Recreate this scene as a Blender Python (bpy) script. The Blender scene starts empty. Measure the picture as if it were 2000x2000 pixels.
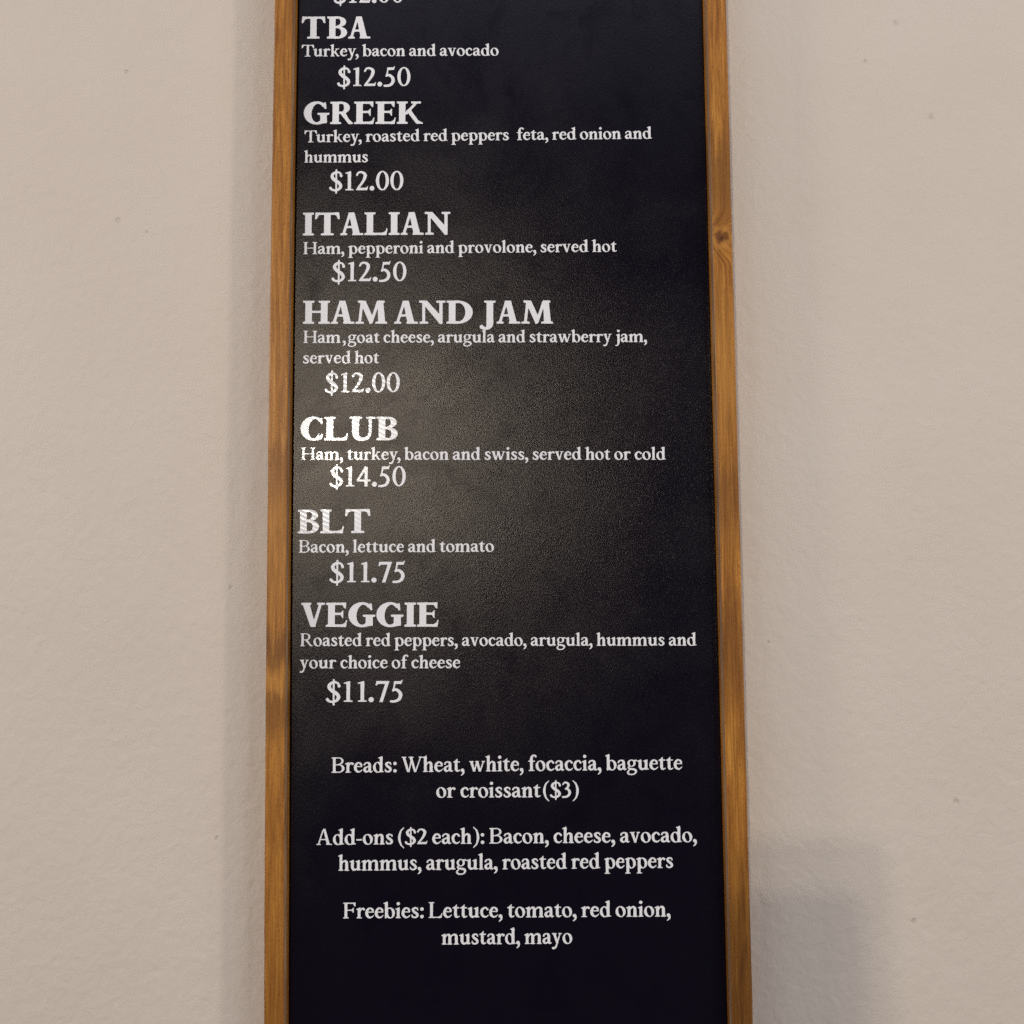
import bpy, bmesh, math, random
import numpy as np
from mathutils import Vector, Matrix
from mathutils.geometry import tessellate_polygon

scene = bpy.context.scene
random.seed(7)

# ------------------------------------------------------------------ camera
CAM = Vector((-0.0007263, -0.7231708, -0.0580839))
cam_data = bpy.data.cameras.new('camera')
cam_data.sensor_width = 36.0
cam_data.lens = 36.0
cam_data.clip_start = 0.01
cam_data.clip_end = 50.0
cam = bpy.data.objects.new('camera', cam_data)
cx = Vector((0.99996326, -0.00031623, -0.00856647))
cy = Vector((0.00851365, -0.08006613, 0.99675320))
cz = Vector((-0.00100109, -0.99678950, -0.08006050))
M = Matrix((cx, cy, cz)).transposed().to_4x4()
M.translation = CAM
cam.matrix_world = M
scene.collection.objects.link(cam)
scene.camera = cam

# ------------------------------------------------------------------ world, lamps, exposure
world = bpy.data.worlds.new('World')
scene.world = world
world.use_nodes = True
bg = world.node_tree.nodes['Background']
bg.inputs['Color'].default_value = (0.84, 0.87, 1.0, 1)
bg.inputs['Strength'].default_value = 0.09


def lamp(name, kind, loc, power, color, size, aim=None, size_y=None):
    d = bpy.data.lights.new(name, kind)
    d.energy = power
    d.color = color
    if kind == 'AREA':
        d.shape = 'RECTANGLE'
        d.size = size
        d.size_y = size_y or size
    else:
        d.shadow_soft_size = size
    o = bpy.data.objects.new(name, d)
    o.location = loc
    if aim is not None:
        o.rotation_euler = (Vector(aim) - Vector(loc)).to_track_quat('-Z', 'Y').to_euler()
    scene.collection.objects.link(o)
    return o


WARM = (1.0, 0.91, 0.74)
lamp('pendant_bulb', 'POINT', (-0.57, -2.41, 0.365), 34.0, WARM, 0.022)
lamp('pendant_bulb', 'POINT', (-0.53, -2.41, 0.448), 34.0, WARM, 0.022)
lamp('room_lamp', 'POINT', (2.45, -1.62, 0.9), 78.0, (1.0, 0.96, 0.84), 0.11)
lamp('left_room_lamp', 'POINT', (-3.1, -0.98, 0.9), 130.0, (1.0, 0.95, 0.88), 0.24)
lamp('ceiling_light', 'AREA', (0.2, -1.7, 2.4), 21.0, (0.76, 0.83, 1.0), 2.6, aim=(0.0, 0.0, 0.0), size_y=1.4)
lamp('right_soft_fill', 'AREA', (2.1, -1.8, 0.1), 24.0, (0.94, 0.95, 1.0), 1.6, aim=(0.0, 0.0, -0.2), size_y=1.8)  # added soft fill, kept to the side of the panel's mirror view
lamp('left_soft_fill', 'AREA', (-2.1, -1.8, 0.1), 16.0, (0.94, 0.95, 1.0), 1.6, aim=(0.0, 0.0, -0.2), size_y=1.8)  # matching fill added on the left, no fixture behind it

scene.cycles.use_denoising = False        # keep the fine grain of panel, plaster and wood
scene.view_settings.view_transform = 'Standard'
scene.view_settings.look = 'None'
scene.view_settings.exposure = -0.09
scene.view_settings.gamma = 1.0
scene.view_settings.use_curve_mapping = False


# ------------------------------------------------------------------ material helpers
def new_mat(name, base=(0.5, 0.5, 0.5), rough=0.5, spec=0.5):
    m = bpy.data.materials.new(name)
    m.use_nodes = True
    nt = m.node_tree
    b = nt.nodes['Principled BSDF']
    b.inputs['Base Color'].default_value = (*base, 1)
    b.inputs['Roughness'].default_value = rough
    b.inputs['Specular IOR Level'].default_value = spec
    return m, nt, b


def node(nt, kind, **kw):
    n = nt.nodes.new(kind)
    for k, v in kw.items():
        if hasattr(n, k) and not k.startswith('in_'):
            setattr(n, k, v)
    return n


def mapped(nt, scale):
    tc = nt.nodes.new('ShaderNodeTexCoord')
    mp = nt.nodes.new('ShaderNodeMapping')
    mp.inputs['Scale'].default_value = scale
    nt.links.new(tc.outputs['Object'], mp.inputs['Vector'])
    return mp.outputs['Vector']


def noise(nt, vec, scale, detail=3.0, rough=0.5, distort=0.0):
    n = nt.nodes.new('ShaderNodeTexNoise')
    n.inputs['Scale'].default_value = scale
    n.inputs['Detail'].default_value = detail
    n.inputs['Roughness'].default_value = rough
    n.inputs['Distortion'].default_value = distort
    nt.links.new(vec, n.inputs['Vector'])
    return n.outputs['Fac']


def ramp(nt, fac, stops, interp='LINEAR'):
    r = nt.nodes.new('ShaderNodeValToRGB')
    r.color_ramp.interpolation = interp
    el = r.color_ramp.elements
    while len(el) < len(stops):
        el.new(0.5)
    for e, (p, c) in zip(el, stops):
        e.position = p
        e.color = (*c, 1) if len(c) == 3 else c
    nt.links.new(fac, r.inputs['Fac'])
    return r.outputs['Color']


def math_node(nt, op, a, b=None, clamp=False):
    n = nt.nodes.new('ShaderNodeMath')
    n.operation = op
    n.use_clamp = clamp
    for i, v in enumerate((a, b)):
        if v is None:
            continue
        if isinstance(v, (int, float)):
            n.inputs[i].default_value = v
        else:
            nt.links.new(v, n.inputs[i])
    return n.outputs[0]


def mix(nt, fac, a, b, blend='MIX'):
    n = nt.nodes.new('ShaderNodeMix')
    n.data_type = 'RGBA'
    n.blend_type = blend
    for s, v in ((n.inputs[0], fac), (n.inputs[6], a), (n.inputs[7], b)):
        if isinstance(v, (int, float)):
            s.default_value = v
        elif isinstance(v, tuple):
            s.default_value = (*v, 1)
        else:
            nt.links.new(v, s)
    return n.outputs[2]


def bump(nt, b, height, strength, distance, prev=None):
    n = nt.nodes.new('ShaderNodeBump')
    n.inputs['Strength'].default_value = strength
    n.inputs['Distance'].default_value = distance
    nt.links.new(height, n.inputs['Height'])
    if prev is not None:
        nt.links.new(prev, n.inputs['Normal'])
    nt.links.new(n.outputs['Normal'], b.inputs['Normal'])
    return n.outputs['Normal']


def near(nt, vec, p, r0, r1):
    """1 inside r0 of the point p, fading to 0 at r1"""
    d = nt.nodes.new('ShaderNodeVectorMath')
    d.operation = 'DISTANCE'
    nt.links.new(vec, d.inputs[0])
    d.inputs[1].default_value = p
    m = nt.nodes.new('ShaderNodeMapRange')
    m.interpolation_type = 'SMOOTHSTEP'
    m.inputs['From Min'].default_value = r0
    m.inputs['From Max'].default_value = r1
    m.inputs['To Min'].default_value = 1.0
    m.inputs['To Max'].default_value = 0.0
    nt.links.new(d.outputs['Value'], m.inputs['Value'])
    return m.outputs['Result']


# ------------------------------------------------------------------ object helpers
def link(name, bm, mats, parent=None, label=None):
    me = bpy.data.meshes.new(name)
    bm.normal_update()
    bm.to_mesh(me)
    bm.free()
    for m in (mats if isinstance(mats, (list, tuple)) else [mats]):
        me.materials.append(m)
    o = bpy.data.objects.new(name, me)
    scene.collection.objects.link(o)
    if parent is not None:
        o.parent = parent
    if label:
        o['label'] = label
    return o


def box(bm, x0, x1, y0, y1, z0, z1):
    v = [bm.verts.new((x, y, z)) for x in (x0, x1) for y in (y0, y1) for z in (z0, z1)]
    for q in ((0, 1, 3, 2), (4, 6, 7, 5), (0, 4, 5, 1), (2, 3, 7, 6), (0, 2, 6, 4), (1, 5, 7, 3)):
        bm.faces.new([v[i] for i in q])


# ------------------------------------------------------------------ the wall
WALL_Y = 0.014          # face of the wall; the printed panel's face is at y = 0
wall_mat, nt, b = new_mat('wall_paint', (0.605, 0.520, 0.446), 0.62, 0.25)
v = mapped(nt, (1, 1, 1))
peel = noise(nt, v, 150.0, 2.0, 0.5, 0.6)
peel2 = noise(nt, mapped(nt, (1.15, 1.0, 1.0)), 85.0, 3.0, 0.5, 0.5)
h = math_node(nt, 'ADD', math_node(nt, 'MULTIPLY', peel, 0.55), math_node(nt, 'MULTIPLY', peel2, 1.0))
SPECKS = [(-285.4, 334.2, 1.4), (-289.4, 220.0, 2.0), (-267.8, 210.9, 1.0), (291.4, 366.9, 2.0), (267.0, 337.5, 1.2),
          (315.0, 293.8, 2.2), (312.0, -206.9, 2.4), (279.2, -288.6, 1.6), (-202.2, -51.4, 1.7), (182.6, -94.0, 1.0), (-210.0, -227.5, 1.3)]
spv = nt.nodes.new('ShaderNodeVectorMath')
spv.operation = 'ADD'
nt.links.new(v, spv.inputs[0])
spo = nt.nodes.new('ShaderNodeCombineXYZ')
nt.links.new(math_node(nt, 'MULTIPLY', math_node(nt, 'SUBTRACT', noise(nt, v, 420.0, 2.0), 0.5), 0.0042), spo.inputs['X'])
nt.links.new(math_node(nt, 'MULTIPLY', math_node(nt, 'SUBTRACT', noise(nt, v, 520.0, 2.0), 0.5), 0.0034), spo.inputs['Z'])
nt.links.new(spo.outputs[0], spv.inputs[1])
spots = None
for sx, sz, r in SPECKS:
    k = near(nt, spv.outputs[0], (sx / 1000, WALL_Y, sz / 1000), 0.0, r / 1000 * 1.5)
    spots = k if spots is None else math_node(nt, 'MAXIMUM', spots, k)
h = math_node(nt, 'SUBTRACT', h, math_node(nt, 'MULTIPLY', spots, 0.9))
lump = noise(nt, v, 22.0, 3.0, 0.55)
nb = bump(nt, b, lump, 0.4, 0.0016)
bump(nt, b, h, 0.72, 0.0010, nb)
blot = noise(nt, v, 7.0, 3.0, 0.6)
col = ramp(nt, blot, [(0.3, (0.595, 0.508, 0.432)), (0.7, (0.618, 0.532, 0.458))])
col = mix(nt, math_node(nt, 'MULTIPLY', spots, 0.25), col, (0.30, 0.235, 0.18))
nt.links.new(col, b.inputs['Base Color'])

bm = bmesh.new()
box(bm, -2.2, 2.2, WALL_Y, WALL_Y + 0.12, -1.4, 2.4)
wall = link('wall', bm, wall_mat)
wall['kind'] = 'structure'
wall['label'] = 'cream painted wall with a fine roller texture behind the menu board'

# ------------------------------------------------------------------ board materials
panel_mat, nt, b = new_mat('black_panel', (0.0034, 0.0022, 0.0068), 0.4, 0.0)
v = mapped(nt, (1, 1, 1))
rot = nt.nodes.new('ShaderNodeMapping')
rot.inputs['Rotation'].default_value = (0.0, math.radians(32), 0.0)
rot.inputs['Scale'].default_value = (1.0, 1.0, 0.45)
nt.links.new(v, rot.inputs['Vector'])
grain = noise(nt, rot.outputs['Vector'], 1150.0, 2.0, 0.7)
smudge = noise(nt, v, 15.0, 4.0, 0.62, 0.5)
gl = nt.nodes.new('ShaderNodeBsdfGlossy')
gl.distribution = 'BECKMANN'
nt.links.new(ramp(nt, noise(nt, v, 26.0, 5.0, 0.7, 0.6), [(0.30, (0.62, 0.56, 0.52)), (0.48, (0.95, 0.88, 0.82)), (0.7, (1.0, 0.93, 0.86))]), gl.inputs['Color'])
nt.links.new(ramp(nt, smudge, [(0.28, (0.362,) * 3), (0.72, (0.300,) * 3)]), gl.inputs['Roughness'])
nrm = bump(nt, b, grain, 0.44, 0.00026)
nt.links.new(nrm, gl.inputs['Normal'])
fr = nt.nodes.new('ShaderNodeFresnel')
fr.inputs['IOR'].default_value = 1.415
mx = nt.nodes.new('ShaderNodeMixShader')
nt.links.new(fr.outputs[0], mx.inputs[0])
nt.links.new(b.outputs[0], mx.inputs[1])
nt.links.new(gl.outputs[0], mx.inputs[2])
nt.links.new(mx.outputs[0], nt.nodes['Material Output'].inputs['Surface'])

gap_shade_mat, nt, b = new_mat('gap_shade', (0.004, 0.003, 0.003), 0.9, 0.1)  # near-black colour stands in for shade in the slit round the panel

vinyl_mat, nt, b = new_mat('white_vinyl', (0.80, 0.775, 0.785), 0.15, 0.24)
wav = nt.nodes.new('ShaderNodeTexWave')
wav.wave_type = 'BANDS'
wav.bands_direction = 'DIAGONAL'
wav.inputs['Scale'].default_value = 150.0
wav.inputs['Distortion'].default_value = 2.2
wav.inputs['Detail'].default_value = 2.0
nt.links.new(mapped(nt, (0.6, 1.0, 1.25)), wav.inputs['Vector'])
bump(nt, b, wav.outputs['Fac'], 0.085, 0.0003)


def wood(name, axis, knots=(), darks=(), lights=(), contrast=1.0):
    """stained pine: fine streaks along the rail, stain blotches, knots the grain flows round"""
    m, nt, b = new_mat(name, (0.3, 0.15, 0.05), 0.42, 0.3)
    v = mapped(nt, (1, 1, 1))
    warp = None
    for kx, kz, s in knots:
        k = near(nt, v, (kx, -0.008, kz), 0.0, s * 3.4)
        warp = k if warp is None else math_node(nt, 'MAXIMUM', warp, k)
    mv = mapped(nt, (1.0, 1.0, 0.035) if axis == 'z' else (0.035, 1.0, 1.0))
    if warp is not None:
        off = nt.nodes.new('ShaderNodeCombineXYZ')
        nt.links.new(math_node(nt, 'MULTIPLY', warp, 0.013), off.inputs['X'])
        ad = nt.nodes.new('ShaderNodeVectorMath')
        ad.operation = 'ADD'
        nt.links.new(mv, ad.inputs[0])
        nt.links.new(off.outputs[0], ad.inputs[1])
        mv = ad.outputs[0]
    g1 = noise(nt, mv, 230.0, 5.0, 0.68, 0.7)
    g2 = noise(nt, mv, 800.0, 3.0, 0.6, 0.3)
    bl = noise(nt, mapped(nt, (7.0, 7.0, 1.0) if axis == 'z' else (1.0, 7.0, 7.0)), 13.0, 4.0, 0.65, 0.9)
    fz = noise(nt, mapped(nt, (1.0, 1.0, 0.5) if axis == 'z' else (0.5, 1.0, 1.0)), 1000.0, 2.0, 0.7)
    mid = (0.405, 0.168, 0.027)
    stops = [(0.27, (0.165, 0.053, 0.006)), (0.42, (0.315, 0.120, 0.015)), (0.56, mid), (0.74, (0.575, 0.272, 0.054))]
    stops = [(p, tuple(q + (c - q) * contrast for c, q in zip(col, mid))) for p, col in stops]
    col = ramp(nt, g1, stops)
    col = mix(nt, 1.0, col, ramp(nt, g2, [(0.3, (0.66, 0.60, 0.52)), (0.7, (1.20, 1.20, 1.20))]), 'MULTIPLY')
    col = mix(nt, 1.0, col, ramp(nt, fz, [(0.3, (0.84, 0.82, 0.78)), (0.7, (1.13, 1.14, 1.16))]), 'MULTIPLY')
    col = mix(nt, 1.0, col, ramp(nt, bl, [(0.30, (0.72, 0.65, 0.56)), (0.50, (0.98, 0.97, 0.95)), (0.72, (1.14, 1.15, 1.18))]), 'MULTIPLY')
    edge = math_node(nt, 'MULTIPLY', math_node(nt, 'SUBTRACT', bl, 0.5), 0.045)
    zw = nt.nodes.new('ShaderNodeCombineXYZ')
    sp = nt.nodes.new('ShaderNodeSeparateXYZ')
    nt.links.new(v, sp.inputs[0])
    nt.links.new(math_node(nt, 'ADD', math_node(nt, 'ADD', sp.outputs['Z'], edge), math_node(nt, 'MULTIPLY', math_node(nt, 'SUBTRACT', g1, 0.5), 0.028)), zw.inputs['Z'])
    for dz, half, amt, tone in [(*d, (0.080, 0.026, 0.005)) for d in darks] + [(*d, (0.52, 0.235, 0.045)) for d in lights]:
        k = near(nt, zw.outputs[0], (0, 0, dz), half * 0.15, half)
        k = math_node(nt, 'MULTIPLY', k, math_node(nt, 'MULTIPLY', math_node(nt, 'ADD', g2, 0.3), amt), True)
        col = mix(nt, k, col, tone)
    for kx, kz, s in knots:
        kv = nt.nodes.new('ShaderNodeVectorMath')
        kv.operation = 'ADD'
        nt.links.new(mapped(nt, (1.0, 1.0, 1.15)), kv.inputs[0])
        of = nt.nodes.new('ShaderNodeCombineXYZ')
        nt.links.new(math_node(nt, 'MULTIPLY', math_node(nt, 'SUBTRACT', noise(nt, v, 260.0, 2.0), 0.5), 0.007), of.inputs['X'])
        nt.links.new(math_node(nt, 'MULTIPLY', math_node(nt, 'SUBTRACT', noise(nt, v, 210.0, 2.0), 0.5), 0.006), of.inputs['Z'])
        nt.links.new(of.outputs[0], kv.inputs[1])
        c = (kx, -0.008, kz * 1.15)
        halo = math_node(nt, 'SUBTRACT', near(nt, kv.outputs[0], c, s * 0.9, s * 1.8), near(nt, kv.outputs[0], c, s * 0.6, s * 1.05), True)
        col = mix(nt, math_node(nt, 'MULTIPLY', halo, 0.55), col, (0.46, 0.205, 0.042))
        col = mix(nt, math_node(nt, 'MULTIPLY', near(nt, kv.outputs[0], c, s * 0.25, s), 0.8), col, (0.105, 0.030, 0.006))
        col = mix(nt, math_node(nt, 'MULTIPLY', near(nt, kv.outputs[0], (kx, -0.008, (kz - s * 0.25) * 1.15), s * 0.1, s * 0.55), 0.8), col, (0.045, 0.012, 0.003))
    pores = noise(nt, mapped(nt, (1, 1, 0.35) if axis == 'z' else (0.35, 1, 1)), 900.0, 1.0, 0.5)
    pk = ramp(nt, pores, [(0.66, (0, 0, 0)), (0.74, (1, 1, 1))])
    col = mix(nt, math_node(nt, 'MULTIPLY', pk, 0.5), col, (0.10, 0.036, 0.008))
    nt.links.new(col, b.inputs['Base Color'])
    nt.links.new(ramp(nt, g1, [(0.3, (0.5,) * 3), (0.7, (0.38,) * 3)]), b.inputs['Roughness'])
    bump(nt, b, math_node(nt, 'ADD', g1, math_node(nt, 'MULTIPLY', g2, 0.6)), 0.4, 0.0004)
    return m


lip_mat, nt, b = new_mat('bare_wood_edge', (0.30, 0.20, 0.135), 0.65, 0.12)
n1 = noise(nt, mapped(nt, (1, 1, 0.06)), 500.0, 3.0)
nt.links.new(ramp(nt, n1, [(0.3, (0.12, 0.065, 0.036)), (0.7, (0.23, 0.145, 0.092))]), b.inputs['Base Color'])


PH = (-0.070, 0.0055, -0.14, 0.0090)     # phone outline round its lens: left, right, bottom, top
# ---------------------------------------------------------------- lettering: every glyph is drawn from stems, bowls and serifs
def _cat(pts, n=7):
    P = [np.array(p, float) for p in pts]
    if len(P) < 3:
        return P
    P = [2 * P[0] - P[1]] + P + [2 * P[-1] - P[-2]]
    out = []
    for i in range(1, len(P) - 2):
        a, b, c, d = P[i - 1], P[i], P[i + 1], P[i + 2]
        for k in range(n):
            t = k / n
            out.append(0.5 * (2 * b + (c - a) * t + (2 * a - 5 * b + 4 * c - d) * t * t + (3 * b - a - 3 * c + d) * t ** 3))
    out.append(P[-2])
    return out


def _sd_poly(pts, X, Y):
    d = np.full(X.shape, 1e9)
    ins = np.zeros(X.shape, bool)
    n = len(pts)
    for i in range(n):
        ax, ay = pts[i]
        bx, by = pts[(i + 1) % n]
        ex, ey = bx - ax, by - ay
        l2 = ex * ex + ey * ey + 1e-12
        t = np.clip(((X - ax) * ex + (Y - ay) * ey) / l2, 0, 1)
        d = np.minimum(d, (X - ax - t * ex) ** 2 + (Y - ay - t * ey) ** 2)
        c = (ay > Y) != (by > Y)
        if ey != 0:
            ins ^= c & (X < ax + (Y - ay) * ex / ey)
    d = np.sqrt(d)
    return np.where(ins, -d, d)


def _ell(cx, cy, rx, ry, tilt=0.0, n=44, e=2.0):
    out = []
    for i in range(n):
        a = 2 * math.pi * i / n
        ca, sa = math.cos(a), math.sin(a)
        x = rx * math.copysign(abs(ca) ** (2 / e), ca)
        y = ry * math.copysign(abs(sa) ** (2 / e), sa)
        out.append((cx + x * math.cos(tilt) - y * math.sin(tilt), cy + x * math.sin(tilt) + y * math.cos(tilt)))
    return out


class Pen:
    """collects the strokes of one glyph; cap height 100, x-height 68"""

    def __init__(self, T, h, t):
        self.T, self.h, self.t, self.ops = T, h, t, []

    def poly(self, *pts):
        self.ops.append(('p', pts))

    def rect(self, x0, y0, x1, y1):
        self.poly((x0, y0), (x1, y0), (x1, y1), (x0, y1))

    def cut(self, *pts):
        self.ops.append(('x', pts))

    def cv(self, *pts):
        self.ops.append(('c', _cat(pts)))

    def dot(self, x, y, r):
        self.ops.append(('p', _ell(x, y, r, r, n=24)))

    def ring(self, cx, cy, rx, ry, T, h, x0=None, x1=None, tilt=0.0, dx=0.0):
        self.ops.append(('r', _ell(cx, cy, rx, ry), _ell(cx + dx, cy, rx - T, ry - h, tilt), x0, x1))

    def diag(self, x0, y0, x1, y1, w0, w1=None):
        w1 = w0 if w1 is None else w1
        self.poly((x0 - w0 / 2, y0), (x0 + w0 / 2, y0), (x1 + w1 / 2, y1), (x1 - w1 / 2, y1))

    def ser(self, x0, x1, y, up=1):
        """flat serif lying on (up=1) or hanging from (up=-1) the line y"""
        t = self.t
        self.poly((x0, y), (x1, y), (x1, y + up * t * .75), (x1 - 3, y + up * t * 1.05), (x0 + 3, y + up * t * 1.05), (x0, y + up * t * .75))

    def stem(self, x, y0=0, y1=100, l=9, r=9, top=True, bot=True):
        T = self.T
        self.rect(x, y0 + 1.5, x + T, y1 - 1.5)
        if bot:
            self.ser(x - l, x + T + r, y0)
        if top:
            self.ser(x - l, x + T + r, y1, -1)

    def flag(self, x, y, l=9):
        T = self.T
        self.poly((x - l, y - 8), (x - l, y - 12), (x + 2, y - 14), (x + 2, y - 24), (x + T, y - 24), (x + T, y + 1), (x + T - 4, y + 1.5))

    def lstem(self, x, y1, foot=(7, 7), y0=0, l=9):
        T = self.T
        self.rect(x, y0 + 1.5, x + T, y1 - 8)
        self.flag(x, y1, l)
        if foot:
            self.ser(x - foot[0], x + T + foot[1], y0)

    def field(self, X, Y, k=3.2):
        d = None
        for op in self.ops:
            if op[0] == 'p':
                e = _sd_poly(op[1], X, Y)
            elif op[0] == 'c':
                e = np.full(X.shape, 1e9)
                pts = op[1]
                for a, b in zip(pts[:-1], pts[1:]):
                    ex, ey = b[0] - a[0], b[1] - a[1]
                    t = np.clip(((X - a[0]) * ex + (Y - a[1]) * ey) / (ex * ex + ey * ey + 1e-12), 0, 1)
                    e = np.minimum(e, np.hypot(X - a[0] - t * ex, Y - a[1] - t * ey) - (a[2] + t * (b[2] - a[2])))
            elif op[0] == 'r':
                e = np.maximum(_sd_poly(op[1], X, Y), -_sd_poly(op[2], X, Y))
                if op[3] is not None:
                    e = np.maximum(e, op[3] - X)
                if op[4] is not None:
                    e = np.maximum(e, X - op[4])
            elif op[0] == 'x':
                d = np.maximum(d, -_sd_poly(op[1], X, Y))
                continue
            if d is None:
                d = e
            else:
                hh = np.clip(.5 + .5 * (e - d) / k, 0, 1)
                d = e + (d - e) * hh - k * hh * (1 - hh)
        return d


def _caps(c, g, b):
    """capital letters; b = True for the heavy heading weight. returns the width"""
    T, h, t = g.T, g.h, g.t
    s = 10 if b else 9
    if c == 'T':
        w = 109 if b else 96
        x = w / 2 - T / 2
        g.rect(x, 1.5, x + T, 97)
        g.ser(x - s - 4, x + T + s + 4, 0)
        g.rect(5, 100 - h, w - 5, 100)
        for q in (1, -1):
            a = 0 if q == 1 else w
            g.poly((a + q * 2.5, 100), (a, 72), (a + q * 3, 70), (a + q * 9, 73), (a + q * 14, 86), (a + q * 22, 100 - h), (a + q * 22, 100))
        return w
    if c == 'I':
        g.stem(s, 0, 100, s, s)
        return T + 2 * s
    if c in 'BR':
        g.stem(s, 0, 100, s, 3, bot=(c == 'B'))
        if c == 'B':
            a = 50 if b else 44
            g.rect(s + T - 2, 100 - h, a, 100)
            g.ring(a, 76, 37 if b else 32, 24, T - 3, h - 1, x0=a - 2)
            g.rect(s + T - 2, 48, a, 48 + h)
            g.rect(s + T - 2, 0, a, h)
            g.ring(a, 27.5, 42 if b else 38, 27.5, T - 1, h - 1, x0=a - 2)
            return 93 if b else 83
        g.ser(0, s + T + s, 0)
        a = 50 if b else 42
        g.rect(s + T - 2, 100 - h, a, 100)
        g.ring(a, 73, 37 if b else 32, 27, T - 3, h - 1, x0=a - 2)
        g.rect(s + T - 2, 46, a, 46 + h)
        if b:
            g.poly((42, 50), (66, 54), (84, 20), (102, 4), (102, 0), (82, 0))
            return 102
        g.poly((34, 50), (52, 52), (76, 14), (93, 4), (93, 0), (74, 0))
        return 93
    if c in 'EFL':
        w = {'E': 91, 'F': 78, 'L': 102 if b else 86}[c] if b else {'E': 82, 'F': 78, 'L': 84}[c]
        g.stem(s, 0, 100, s, s if c == 'L' or c == 'F' else 2, top=True, bot=True)
        if c != 'L':
            r = w - (6 if c == 'E' else 2)
            g.rect(s + T - 3, 100 - h, r, 100)
            g.poly((r - 15, 100 - h), (r - 7, 78), (r - 3, 75), (r, 76), (r, 100), (r - 16, 100))
            m = r - 11
            g.rect(s + T - 3, 49, m - 4, 49 + h)
            g.poly((m - 13, 49 + h / 2), (m - 5, 66), (m, 69), (m, 35), (m - 5, 38))
        if c != 'F':
            g.rect(s + T - 3, 0, w - 8, h + .5)
            g.poly((w - 26, 2), (w - 22, h), (w - 9, 17), (w - 4, 31 if c == 'L' else 28), (w, 28), (w - 5, 0), (w - 26, 0))
        return w
    if c == 'A':
        w = 101 if b else 97
        ap = w * .47
        d = T * 1.04
        g.diag(w - 18 - d / 2 + 4, 1.5, ap + (2 if b else 3), 98 if b else 103, d, d * .82)
        g.diag(13, 1.5, ap - (6 if b else 4), 96, h + 2.5, h + 2)
        if b:
            g.rect(ap - 12, 92, ap + 13, 100)
        g.rect(22, 31, w - 30, 31 + h)
        g.ser(0, 30 if b else 28, 0)
        g.ser(w - T - 20, w, 0)
        return w
    if c == 'V':
        w = 99
        d = T * 1.05
        g.diag(19, 98.5, 51, 0, d, d * .72)
        g.diag(w - 17, 98.5, 53, 2, h + 2.5, h + 4)
        g.ser(0, 42, 100, -1)
        g.ser(w - 32, w, 100, -1)
        return w
    if c == 'W':
        w = 136
        d = T * 1.0
        for o in (0, 44):
            g.diag(14 + o, 98.5, 42 + o, 0, d, d * .8)
        g.diag(66, 98.5, 46, 2, h + 1, h + 2)
        g.diag(121, 98.5, 88, 2, h + 1, h + 2)
        g.ser(0, 30, 100, -1)
        g.ser(45, 76, 100, -1)
        g.ser(108, w, 100, -1)
        return w
    if c == 'K':
        w = 117
        g.stem(s, 0, 100, s, s)
        g.diag(38, 42, 90, 98, h + 7, h + 5)
        g.poly((42, 60), (60, 66), (96, 15), (117, 5), (117, 0), (88, 0))
        g.ser(64, 108, 100, -1)
        return w
    if c == 'H':
        w = 115 if b else 104
        g.stem(s, 0, 100, s, s)
        g.stem(w - s - T, 0, 100, s, s)
        g.rect(s + T - 3, 47, w - s - T + 3, 47 + h)
        return w
    if c == 'N':
        w = 113
        g.rect(14, 1.5, 14 + h + 3, 96)
        g.ser(3, 40, 0)
        g.poly((2, 100), (34, 100), (w - 14, 28), (w - 14, -1), (w - 24, -1), (16, 88))
        g.ser(0, 24, 100, -1)
        g.rect(w - 26, 1, w - 26 + h + 4, 98.5)
        g.ser(w - 39, w, 100, -1)
        return w
    if c == 'M':
        w = 135
        g.diag(17, 1.5, 27, 97, h + 2, h + 3)
        g.ser(0, 36, 0)
        g.poly((12, 100), (42, 100), (73, 30), (67, -1), (61, -1), (22, 88))
        g.diag(66, 2, 97, 98, h + 3, h + 4)
        g.poly((93, 100), (117, 100), (127, 1.5), (97, 1.5))
        g.ser(w - 50, w, 0)
        g.ser(9, 30, 100, -1)
        g.ser(95, 124, 100, -1)
        return w
    if c == 'D':
        w = 112
        g.stem(s, 0, 100, s, 3)
        g.rect(s + T - 2, 100 - h, 52, 100)
        g.rect(s + T - 2, 0, 52, h)
        g.ring(50, 50, 62, 50, T + 3, h, x0=44)
        return w
    if c == 'J':
        g.rect(29, 2, 29 + T, 98.5)
        g.ser(19, 29 + T + 10, 100, -1)
        g.cv((29 + T / 2, 8, T / 2), (28 + T / 2, -6, T / 2 - 1), (34, -18, 8), (20, -21, 6), (8, -14, 8.5))
        return 68
    if c in 'CG':
        w = 97 if c == 'C' else 114
        rx = 56 if c == 'C' else 58
        g.ring(rx, 50, rx, 52, T + 3, h + .5, tilt=-.12, x1=80 if c == 'C' else 84, dx=3)
        if c == 'C':
            g.poly((70, 98), (82, 94), (92, 97), (95, 70), (89, 68), (81, 82), (68, 92))
            g.poly((70, 2), (68, 10), (80, 15), (91, 29), (97, 26), (92, 6), (80, 2))
        else:
            g.poly((70, 98), (86, 94), (98, 98), (101, 69), (95, 67), (85, 81), (68, 92))
            g.rect(103 - T - 1, 4, 103, 46)
            g.ser(61, w, 50, -1)
            g.poly((70, 1), (90, 4), (103, 9), (103, 20), (70, 10))
        return w
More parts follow.
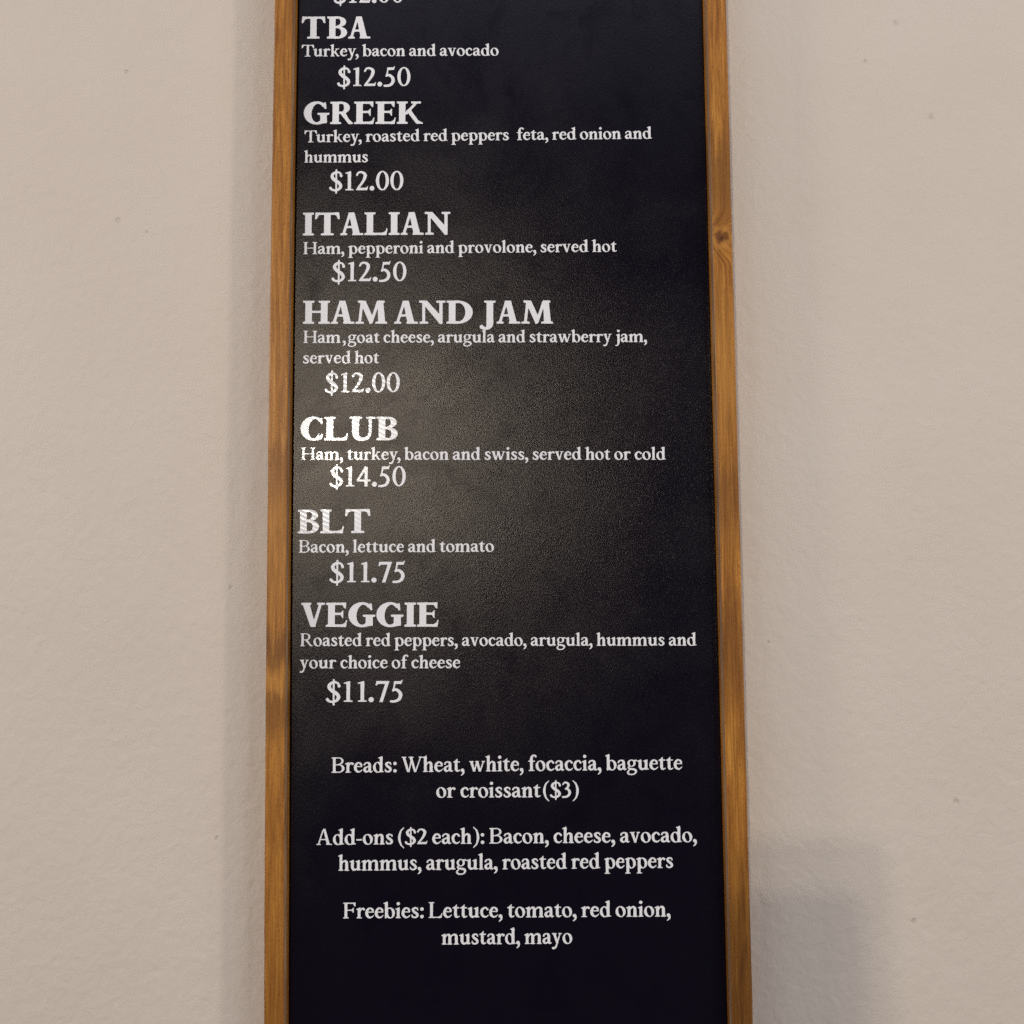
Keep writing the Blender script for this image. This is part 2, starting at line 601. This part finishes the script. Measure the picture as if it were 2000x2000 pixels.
    if c == 'U':
        w = 112
        g.cv((13 + T / 2, 90, T / 2), (13 + T / 2, 60, T / 2), (13 + T / 2, 32, T / 2), (20 + T / 2, 13, T / 2 - 3), (56, 5, h - 2), (78, 10, h - 2.5), (88, 26, h / 2 + 1.5), (90, 48, h / 2 + 1.5), (90, 92, h / 2 + 1.5))
        g.rect(13, 50, 13 + T, 98.5)
        g.ser(0, 13 + T + 12, 100, -1)
        g.ser(72, w, 100, -1)
        return w


def _lower(c, g):
    T = g.T
    R = T / 2
    X = 68
    if c == 'a':
        g.cv((8, 51, 5.5), (13, 60, 4.5), (25, 64, 4.2), (37, 60, 6.5), (41, 48, R), (41, 14, R))
        g.cv((41, 14, R), (45, 6, 6), (51, 4, 4), (58, 7, 2.2))
        g.cv((38, 41, 3.2), (25, 36, 4), (12, 28, 6.5), (9, 16, R), (16, 6, 6.5), (27, 6, 4.5), (39, 16, 3))
        return 57
    if c == 'b':
        g.rect(5, 8, 5 + T, 96)
        g.flag(5, 104)
        g.ring(36, 33, 30, 35, T, 6, x0=14, tilt=.15)
        g.poly((5, 14), (5, -2), (9, -2), (20, 6), (34, 4), (20, 14))
        return 66
    if c == 'c':
        g.cv((45, 52, 6.5), (37, 62, 4.8), (24, 62, 5.5), (11, 49, R - .5), (9, 32, R), (15, 13, R - 1), (29, 4.5, 5.5), (42, 8, 3.6), (50, 16, 2.4))
        return 51
    if c == 'd':
        g.ring(31, 33, 30, 35, T, 6, x1=52, tilt=.15)
        g.rect(44, 4, 44 + T, 96)
        g.flag(44, 104)
        g.poly((44, 14), (46, 0), (70, 3), (70, 7), (60, 9))
        return 68
    if c == 'e':
        g.rect(13, 36, 52, 42)
        g.cv((48, 41, 4), (45, 54, 6.5), (32, 64, 4.5), (18, 58, 6.5), (9, 38, R), (12, 18, R), (25, 5, 5.8), (40, 7, 4), (52, 18, 2.4))
        return 54
    if c == 'f':
        g.rect(12, 1.5, 12 + T, 80)
        g.ser(3, 12 + T + 10, 0)
        g.cv((12 + R, 70, R), (13 + R, 86, R - .5), (30, 101, 5), (42, 101, 5), (48, 94, 6))
        g.rect(1, 60, 43, 67)
        return 46
    if c == 'g':
        g.ring(29, 45, 26, 23.5, T - 3, 5.5)
        g.cv((44, 61, 4), (52, 62, 4.5), (60, 62, 5))
        g.cv((17, 26, 3), (10, 18, 5), (16, 9, 5.5), (36, 6, 6.5), (53, 0, 7), (56, -13, 6), (44, -26, 4.2), (24, -29, 4.2), (8, -23, 5.2), (5, -12, 5), (15, 1, 3.5))
        return 62
    if c == 'h':
        g.lstem(8, 104)
        g.cv((8 + T - 2, 46, 3.2), (33, 60, 4.2), (44, 62, 6.5), (52, 54, R), (53, 40, R), (53, 8, R))
        g.rect(53 - R, 1.5, 53 + R, 40)
        g.ser(53 - R - 7, 53 + R + 7, 0)
        return 53 + R + 7
    if c == 'i':
        g.lstem(8, 67)
        g.dot(8 + R, 92, 10.5)
        return T + 15
    if c == 'j':
        g.rect(14, 0, 14 + T, 58)
        g.flag(14, 67)
        g.cv((14 + R, 6, R), (13 + R, -12, R - 1.5), (13, -26, 5), (2, -28, 4.5))
        g.dot(14 + R, 92, 10.5)
        return 14 + T + 3
    if c == 'k':
        g.lstem(8, 104)
        g.diag(24, 28, 52, 65, 9, 8)
        g.poly((28, 36), (40, 46), (56, 14), (70, 4), (70, 0), (52, 0))
        g.ser(38, 66, 67, -1)
        return 69
    if c == 'l':
        g.lstem(8, 104)
        return T + 15
    if c in 'nm':
        g.lstem(8, 67)
        xs = [53] if c == 'n' else [52, 94]
        px = 8 + T - 2
        for x in xs:
            g.cv((px, 46, 3.2), (px + 11, 60, 4.2), (x - 9, 62, 6.5), (x - 1, 54, R), (x, 40, R), (x, 8, R))
            g.rect(x - R, 1.5, x + R, 40)
            g.ser(x - R - 7, x + R + 7, 0)
            px = x + R - 2
        return xs[-1] + R + 7
    if c == 'o':
        g.ring(31, 33, 31, 35, T, 5.8, tilt=.2)
        return 62
    if c == 'p':
        g.rect(8, -32, 8 + T, 60)
        g.flag(8, 68)
        g.ser(0, 8 + T + 9, -34)
        g.ring(38, 33, 30, 35, T, 6, x0=16, tilt=.15)
        return 68
    if c == 'r':
        g.lstem(8, 67, foot=(7, 9))
        g.cv((8 + T - 2, 46, 3.2), (31, 59, 4), (39, 62, 5.5), (46, 57, 7.2))
        return 53
    if c == 's':
        g.cv((41, 51, 3.5), (38, 60, 4.5), (24, 64, 5), (12, 55, 7.2), (18, 41, 7.5), (33, 30, 8), (40, 17, 7.2), (32, 6, 5.5), (19, 4, 4.8), (9, 9, 5), (6, 19, 3.2))
        return 48
    if c == 't':
        g.rect(10, 16, 10 + T, 66)
        g.poly((1, 61), (10 + T, 86), (10 + T, 60), (1, 60))
        g.rect(1, 60, 42, 67)
        g.cv((10 + R, 22, R), (12 + R, 9, R - 1), (30, 4.5, 5), (42, 10, 2.6))
        return 43
    if c == 'u':
        g.rect(8, 20, 8 + T, 58)
        g.flag(8, 67)
        g.cv((8 + R, 40, R), (8 + R, 20, R), (15 + R, 7.5, 7.5), (35, 5.5, 5.5), (47, 14, 3.2))
        g.rect(46, 5, 46 + T, 58)
        g.flag(46, 67)
        g.poly((46, 14), (47, 0), (71, 3), (71, 7), (62, 10))
        return 71
    if c in 'vy':
        w = 63
        g.diag(14, 66, 34, 0 if c == 'v' else 2, T + 1, T - 4)
        if c == 'v':
            g.diag(52, 66, 34, 1, 8, 9)
        else:
            g.diag(52, 66, 24, -22, 8, 10)
            g.cv((26, -14, 5), (19, -26, 5.5), (6, -27, 7))
        g.ser(0, 30, 68, -1)
        g.ser(41, w, 68, -1)
        return w
    if c == 'w':
        w = 100
        g.diag(13, 66, 31, 0, T, T - 3)
        g.diag(49, 66, 33, 1, 8, 9)
        g.diag(49, 66, 67, 0, T, T - 3)
        g.diag(90, 66, 69, 1, 8, 9)
        g.ser(0, 28, 68, -1)
        g.ser(38, 60, 68, -1)
        g.ser(79, w, 68, -1)
        return w


def _figs(c, g):
    T = g.T
    R = T / 2
    if c == '0':
        g.ring(34, 50, 34, 51, T, 6.5)
        return 68
    if c == '1':
        g.rect(13, 1.5, 13 + T, 92)
        g.ser(0, 13 + T + 13, 0)
        g.poly((0, 92), (0, 87), (13, 88), (13, 70), (13 + T, 70), (13 + T, 100), (9 + T, 100))
        return 26 + T
    if c == '2':
        g.cv((5, 80, 5), (14, 93, 5), (30, 95, 5.5), (46, 84, R), (46, 66, R), (33, 40, R - 2), (10, 10, 5))
        g.poly((0, 5), (2, 0), (58, 0), (64, 20), (60, 21), (54, 13), (12, 13))
        return 63
    if c == '3':
        g.cv((6, 84, 4.5), (16, 95, 4.8), (30, 94, 6), (40, 80, R - 1), (33, 62, 6), (20, 54, 3.5))
        g.cv((22, 55, 4), (38, 50, 6.5), (47, 32, R), (40, 12, R - 1), (22, 2, 6), (4, 1, 5.5))
        return 56
    if c == '4':
        g.rect(39, 0, 39 + T - 1, 98)
        g.poly((0, 33), (0, 24), (69, 24), (69, 34), (12, 34), (44, 82), (44, 100), (52, 102), (40, 98))
        return 69
    if c == '5':
        g.poly((20, 98), (10, 50), (18, 50), (24, 84))
        g.poly((17, 85), (18, 99), (50, 99), (56, 106), (58, 104), (53, 86))
        g.cv((13, 55, 4.5), (28, 58, 6.5), (44, 46, R - .5), (49, 29, R), (41, 11, R - 1), (24, 2, 6), (4, 1, 5.5))
        return 58
    if c == '7':
        g.poly((4, 78), (0, 80), (4, 100), (64, 100), (64, 94), (58, 86), (12, 86))
        g.poly((46, 90), (64, 97), (34, -2), (18, -2))
        return 65
    if c == '$':
        g.cv((60, 76, 7), (54, 90, 5), (36, 95, 5.5), (18, 86, R - 1), (13, 71, R), (26, 54, R), (48, 40, R), (58, 22, R), (48, 6, R - 2), (30, 0, 5.5), (12, 4, 5.5), (5, 12, 7))
        g.rect(30.5, -17, 39, 110)
        return 69
    if c == '.':
        g.dot(12.5, 10, 12.5)
        return 25
    if c == ',':
        g.dot(13, 9, 11)
        g.cv((18, 8, 6), (20, -4, 6), (14, -17, 4.5), (5, -24, 2.5))
        return 26
    if c == ':':
        g.dot(11.5, 9, 11)
        g.dot(11.5, 57, 11)
        return 23
    if c == '-':
        g.rect(1, 26, 35, 35)
        return 36
    if c in '()':
        p = [(36, 106, 2.6), (17, 84, 5), (8, 42, 7.5), (17, 0, 5), (36, -24, 2.6)]
        g.cv(*[(x if c == '(' else 40 - x, y, r) for x, y, r in p])
        return 40


def _contours(F, x0, y0, st):
    ny, nx = F.shape
    I = F < 0
    act = np.argwhere((I[:-1, :-1] != I[1:, :-1]) | (I[:-1, :-1] != I[:-1, 1:]) | (I[:-1, :-1] != I[1:, 1:]))
    nxt = {}

    def pt(e):
        (j, i), v = e
        if v:
            a, b = F[j, i], F[j + 1, i]
            return (x0 + st * i, y0 + st * (j + a / (a - b)))
        a, b = F[j, i], F[j, i + 1]
        return (x0 + st * (i + a / (a - b)), y0 + st * j)

    for j, i in act:
        j, i = int(j), int(i)
        c = [I[j, i], I[j, i + 1], I[j + 1, i + 1], I[j + 1, i]]
        E = [((j, i), 0), ((j, i + 1), 1), ((j + 1, i), 0), ((j, i), 1)]
        for k in range(4):          # walk so that the ink stays on the left
            if c[k] and not c[(k + 1) % 4]:
                m = k
                for q in range(1, 4):
                    if (not c[(k + q) % 4]) and c[(k + q + 1) % 4]:
                        nxt[E[k]] = E[(k + q) % 4]
                        break
    loops = []
    while nxt:
        s = next(iter(nxt))
        e = s
        L = []
        while e in nxt:
            L.append(pt(e))
            e = nxt.pop(e)
        if len(L) > 5:
            loops.append(L)
    return loops


def _rdp(P, tol):
    if len(P) < 3:
        return P
    a, b = np.array(P[0]), np.array(P[-1])
    Q = np.array(P)
    n = b - a
    l = np.hypot(*n)
    d = np.hypot(Q[:, 0] - a[0], Q[:, 1] - a[1]) if l < 1e-9 else np.abs((Q[:, 0] - a[0]) * n[1] - (Q[:, 1] - a[1]) * n[0]) / l
    i = int(d.argmax())
    if d[i] < tol:
        return [P[0], P[-1]]
    return _rdp(P[:i + 1], tol)[:-1] + _rdp(P[i:], tol)


def _simplify(L, tol=.22):
    h = len(L) // 2
    return _rdp(L[:h + 1], tol)[:-1] + _rdp(L[h:] + [L[0]], tol)[:-1]


WEIGHTS = {'heading': (28.5, 9.5, 8.5), 'body': (16.8, 6.3, 5.8), 'price': (16.5, 7.0, 6.0)}
_cache = {}


def glyph(c, wt):
    """(loops, width) of one character in units of a hundredth of the cap height"""
    if (c, wt) not in _cache:
        g = Pen(*WEIGHTS[wt])
        if c.isupper():
            w = _caps(c, g, wt == 'heading')
        elif c.islower():
            w = _lower(c, g)
        else:
            w = _figs(c, g)
        xs = np.arange(-14, w + 15, 1.25)
        ys = np.arange(-42, 118, 1.25)
        X, Y = np.meshgrid(xs, ys)
        loops = [_simplify(L) for L in _contours(g.field(X, Y), -14, -42, 1.25)]
        _cache[(c, wt)] = (loops, w)
    return _cache[(c, wt)]


ROUND = set('CDGOUbcdeopgq0')
def gap(a, b, wt):
    if wt == 'heading':
        k = 4.5
        if a + b in ('LT', 'LU', 'TB'):
            k = {'LT': 5, 'LU': 5, 'TB': 8}[a + b]
        if a + b in ('TA',):
            k = 3
        if a + b == 'JA':
            k = 4
        return k
    if wt == 'price':
        k = 13
        if a == '.' or b == '.':
            k = 8
        if a == '0' and b == '0':
            k = 7
        if a == '1' and b == '1':
            k = 24
        if a == '7':
            k = 4
        return k
    k = 4.5
    if a + b in ('Tu', 'Wh'):
        k = -6 if a == 'T' else -2
    if b in ',.':
        k = 2 if a not in 'yv' else -6
    if a == 'f' or a == 'r':
        k = 1
    if b in ':)':
        k = 8
    if b == '(' and a == 't':
        k = 16
    return k


def layout(text, wt, space=30):
    """list of (loops, x offset) and the total width"""
    x = 0
    out = []
    prev = None
    for c in text:
        if c in '|~':           # hand-set kerning
            x += 13 if c == '|' else -14
            continue
        if c == ' ':
            x += space
            prev = None if prev is None else ' '
            continue
        if prev not in (None, ' '):
            x += gap(prev, c, wt)
        L, w = glyph(c, wt)
        out.append((L, x))
        x += w
        prev = c
    return out, x

# ------------------------------------------------------------------ the menu board
Z_TOP, Z_BOT = 1.02, -0.46
FRONT = -0.008          # face of the wooden rails
board = bpy.data.objects.new('menu_board', None)
scene.collection.objects.link(board)
board['label'] = 'tall black sandwich menu board with white lettering in a stained wooden frame'
board['category'] = 'menu board'


def bow(z):             # the left rail bows outwards a little
    return -0.00145 * max(0.0, 1 - (z / 0.37) ** 2) if abs(z) < 0.37 else 0.0


def rail(name, x_out, x_in, mats, bowed=False, label=None):
    """upright rail: rounded outer arris, narrow bare inner chamfer"""
    s = 1 if x_in > x_out else -1
    prof = [(x_out, WALL_Y - 0.0005), (x_out, FRONT + 0.0016), (x_out + s * 0.0004, FRONT + 0.0006), (x_out + s * 0.0013, FRONT),
            (x_in - s * 0.0020, FRONT), (x_in - s * 0.0013, FRONT + 0.0008), (x_in, FRONT + 0.0014), (x_in, WALL_Y - 0.0005)]
    zs = np.linspace(Z_BOT, Z_TOP, 120)
    bm = bmesh.new()
    rnd = random.Random(name + str(x_out))
    rows = []
    for z in zs:
        d = bow(z) if bowed else 0.0
        j = rnd.uniform(-1, 1) * 0.00010
        rows.append([bm.verts.new((x + d + (j if i in (1, 2, 3) else 0), y, z)) for i, (x, y) in enumerate(prof)])
    n = len(prof)
    for a, c in zip(rows[:-1], rows[1:]):
        for i in range(n):
            k = (i + 1) % n
            f = bm.faces.new((a[i], a[k], c[k], c[i]))
            f.material_index = 1 if i == 5 else 0
            f.smooth = False
    bm.faces.new(rows[0])
    bm.faces.new(list(reversed(rows[-1])))
    bmesh.ops.recalc_face_normals(bm, faces=bm.faces)
    return link(name, bm, mats, board, label)


wood_left = wood('stained_pine', 'z', darks=((0.026, 0.034, 0.35), (-0.098, 0.018, 0.55), (-0.137, 0.022, 0.55), (-0.36, 0.18, 0.35)), lights=((-0.1175, 0.012, 0.5), (-0.02, 0.06, 0.25)), contrast=0.6)
wood_right = wood('stained_pine_knotty', 'z', knots=((0.1517, 0.1955, 0.0066),), darks=((0.245, 0.05, 0.6), (0.010, 0.040, 0.4), (-0.10, 0.05, 0.4), (-0.36, 0.17, 0.7)), lights=((0.10, 0.07, 0.5),), contrast=1.15)  # lowest dark band also paints the phone's shade into the wood
wood_cross = wood('stained_pine_cross', 'x')
rail('frame_rail', -0.1702, -0.1552, [wood_left, lip_mat], True, 'left rail of the frame, evenly brown with a dark band low down')
rail('frame_rail', 0.1597, 0.1440, [wood_right, lip_mat], False, 'right rail of the frame, golden with a round dark knot')
for za, zb in ((Z_TOP - 0.0155, Z_TOP - 0.0002), (Z_BOT + 0.0002, Z_BOT + 0.0155)):
    bm = bmesh.new()
    box(bm, -0.1551, 0.1439, FRONT + 0.0003, WALL_Y - 0.0008, za, zb)
    bmesh.ops.bevel(bm, geom=list(bm.edges), offset=0.0008, segments=1, affect='EDGES')
    link('frame_rail', bm, wood_cross, board)

bm = bmesh.new()
box(bm, -0.1545, 0.1436, 0.006, WALL_Y - 0.001, Z_BOT + 0.016, Z_TOP - 0.016)
link('backing_sheet', bm, gap_shade_mat, board)

bm = bmesh.new()
zs = np.linspace(Z_BOT + 0.0165, Z_TOP - 0.0165, 80)
rows = []
for z in zs:
    xl = -0.1539 + bow(z)
    rows.append([bm.verts.new(p) for p in ((xl, 0.004, z), (xl, 0.0004, z), (xl + 0.0004, 0, z), (0.1431, 0, z), (0.1435, 0.0004, z), (0.1435, 0.004, z))])
for a, c in zip(rows[:-1], rows[1:]):
    for i in range(6):
        bm.faces.new((a[i], a[(i + 1) % 6], c[(i + 1) % 6], c[i]))
bm.faces.new(rows[0])
bm.faces.new(list(reversed(rows[-1])))
bmesh.ops.recalc_face_normals(bm, faces=bm.faces)
panel = link('panel', bm, panel_mat, board)

# ------------------------------------------------------------------ the lettering, one mesh per printed line
NAMES = {'heading': 'item_name', 'body': 'item_description', 'price': 'item_price', 'note': 'note_line'}
LINES = [   # text, style, left end x (mm), baseline z (mm), width and height of a unit (0.01 mm), tilt (degrees)
    ('$12.00', 'price', -127.99, 377.98, 13.36, 14.43, -0.17),
    ('TBA', 'heading', -151.92, 350.66, 16.06, 16.71, -0.30),
    ('Turkey, bacon and avocado', 'body', -151.81, 336.98, 9.68, 8.93, -0.20),
    ('$12.50', 'price', -125.23, 314.24, 14.04, 14.32, -0.40),
    ('GREEK', 'heading', -149.75, 285.59, 16.34, 16.87, -0.30),
    ('Turkey, roasted red peppers  feta, red onion and', 'body', -149.16, 271.78, 9.63, 8.89, 0.16),
    ('hummus', 'body', -149.13, 256.64, 9.28, 8.86, -0.25),
    ('$12.00', 'price', -130.60, 235.61, 13.95, 14.39, -0.24),
    ('ITALIAN', 'heading', -149.77, 202.18, 16.48, 16.88, -0.14),
    ('Ham, pepperoni and provolone, served hot', 'body', -149.30, 188.28, 9.66, 8.92, -0.02),
    ('$12.50', 'price', -128.51, 168.14, 14.12, 14.37, -0.37),
    ('HAM AND JAM', 'heading', -149.26, 137.05, 16.85, 16.90, -0.44),
    ('Ham|,~ goat cheese, arugula and strawberry jam,', 'body', -148.79, 123.01, 9.53, 8.87, -0.32),
    ('served hot', 'body', -149.12, 108.05, 9.57, 8.84, -0.33),
    ('$12.00', 'price', -132.97, 87.03, 13.90, 14.23, -0.33),
    ('CLUB', 'heading', -150.32, 52.48, 16.64, 16.96, -0.40),
    ('Ham, turkey, bacon and swiss, served hot or cold', 'body', -149.74, 38.44, 9.70, 8.81, -0.45),
    ('$14.50', 'price', -129.11, 19.30, 13.92, 14.20, -0.26),
    ('BLT', 'heading', -151.67, -13.96, 16.38, 16.90, 0.04),
    ('Bacon, lettuce and tomato', 'body', -150.91, -27.55, 9.62, 8.80, -0.22),
    ('$11.75', 'price', -128.71, -48.55, 14.68, 14.17, -0.33),
    ('VEGGIE', 'heading', -148.80, -79.66, 16.65, 16.83, -0.36),
    ('Roasted red peppers, avocado, arugula, hummus and', 'body', -149.34, -93.08, 9.55, 8.85, -0.41),
    ('your choice of cheese', 'body', -149.41, -108.58, 9.69, 8.82, -0.38),
    ('$11.75', 'price', -130.80, -131.84, 14.82, 14.16, -0.27),
    ('Breads: Wheat, white, focaccia, baguette', 'note', -126.86, -180.54, 10.98, 10.43, 0.02),
    ('or croissant($3)', 'note', -54.21, -198.12, 11.21, 10.46, -0.27),
    ('Add-ons ($2 each): Bacon, cheese, avocado,', 'note', -137.09, -229.39, 11.18, 10.45, -0.08),
    ('hummus, arugula, roasted red peppers', 'note', -121.79, -246.94, 10.85, 10.48, -0.01),
    ('Freebies: Lettuce, tomato, red onion,', 'note', -118.40, -278.90, 11.14, 10.47, -0.17),
    ('mustard, mayo', 'note', -50.75, -296.89, 10.71, 10.50, -0.13),
]
CAPS = {'heading': 16.85, 'body': 8.87, 'price': 14.27, 'note': 10.46}
THICK = 0.00012
for text, style, x0, z0, ux, uz, tilt in LINES:
    wt = 'body' if style == 'note' else style
    items, _w = layout(text, wt)
    kx, kz = ux * 1e-5, CAPS[style] * 1e-5
    ca, sa = math.cos(math.radians(tilt)), math.sin(math.radians(tilt))
    bm = bmesh.new()
    for loops, ox in items:
        flat = [Vector((x, y, 0)) for L in loops for x, y in L]
        front, back = [], []
        for p in flat:
            x, z = (p.x + ox) * kx, p.y * kz
            X, Z = x0 / 1000 + x * ca - z * sa, z0 / 1000 + x * sa + z * ca
            front.append(bm.verts.new((X, -THICK, Z)))
            back.append(bm.verts.new((X, 0.0001, Z)))
        start, spans = 0, []
        for L in loops:
            ar = sum(p[0] * q[1] - q[0] * p[1] for p, q in zip(L, L[1:] + L[:1]))
            spans.append((start, L, ar))
            start += len(L)
        big = max((sp for sp in spans), key=lambda sp: abs(sp[2]))
        ink = 1 if big[2] > 0 else -1
        for o0, O, oa in [sp for sp in spans if sp[2] * ink > 0]:
            grp, idx = [O], list(range(o0, o0 + len(O)))
            bx = (min(p[0] for p in O), max(p[0] for p in O), min(p[1] for p in O), max(p[1] for p in O))
            for h0, H, ha in spans:
                if ha * ink < 0 and bx[0] < H[0][0] < bx[1] and bx[2] < H[0][1] < bx[3]:
                    grp.append(H)
                    idx += range(h0, h0 + len(H))
            for t in tessellate_polygon([[Vector((x, y, 0)) for x, y in L] for L in grp]):
                t = [idx[i] for i in t]
                a, b_, c = (flat[i] for i in t)
                ar = (b_.x - a.x) * (c.y - a.y) - (b_.y - a.y) * (c.x - a.x)
                if abs(ar) < 1e-9:
                    continue
                try:
                    bm.faces.new([front[i] for i in (t if ar > 0 else t[::-1])])
                except ValueError:
                    pass
        s = 0
        for L in loops:
            n = len(L)
            for i in range(n):
                k = (i + 1) % n
                try:
                    bm.faces.new((front[s + i], back[s + i], back[s + k], front[s + k]))
                except ValueError:
                    pass
            s += n
    bmesh.ops.recalc_face_normals(bm, faces=[f for f in bm.faces if len(f.verts) == 4])
    link(NAMES[style], bm, vinyl_mat, panel, 'white lettering reading ' + text.replace('  ', ' ').replace('|', '').replace('~', ''))

# ------------------------------------------------------------------ the phone that takes the picture; its shadow falls on the wall
phone_mat, nt, b = new_mat('phone_shell', (0.02, 0.02, 0.022), 0.35, 0.5)
glass_mat, nt, b = new_mat('lens_glass', (0.004, 0.004, 0.006), 0.06, 0.6)
phone = bpy.data.objects.new('smartphone', None)
phone.location = CAM + Vector((0, -0.004, 0))
phone.rotation_euler = (math.radians(-4.6), 0, 0)
scene.collection.objects.link(phone)
phone['label'] = 'black smartphone in front of the board whose shadow falls low on the wall'
phone['category'] = 'phone'
bm = bmesh.new()
box(bm, PH[0], PH[1], -0.009, -0.001, PH[2], PH[3])
bmesh.ops.bevel(bm, geom=[e for e in bm.edges if abs(e.verts[0].co.y - e.verts[1].co.y) > 0.005], offset=0.004, segments=4, affect='EDGES')
link('shell', bm, phone_mat, phone)
bm = bmesh.new()
box(bm, PH[0] + 0.003, PH[1] - 0.003, -0.0094, -0.0088, PH[2] + 0.003, PH[3] - 0.003)
link('screen', bm, glass_mat, phone)
for dz in (0.0, -0.020, -0.040):
    bm = bmesh.new()
    bmesh.ops.create_cone(bm, cap_ends=True, segments=28, radius1=0.0052, radius2=0.0048, depth=0.0012, matrix=Matrix.Translation((0, -0.0005, dz)) @ Matrix.Rotation(math.radians(90), 4, 'X'))
    link('lens', bm, glass_mat, phone)
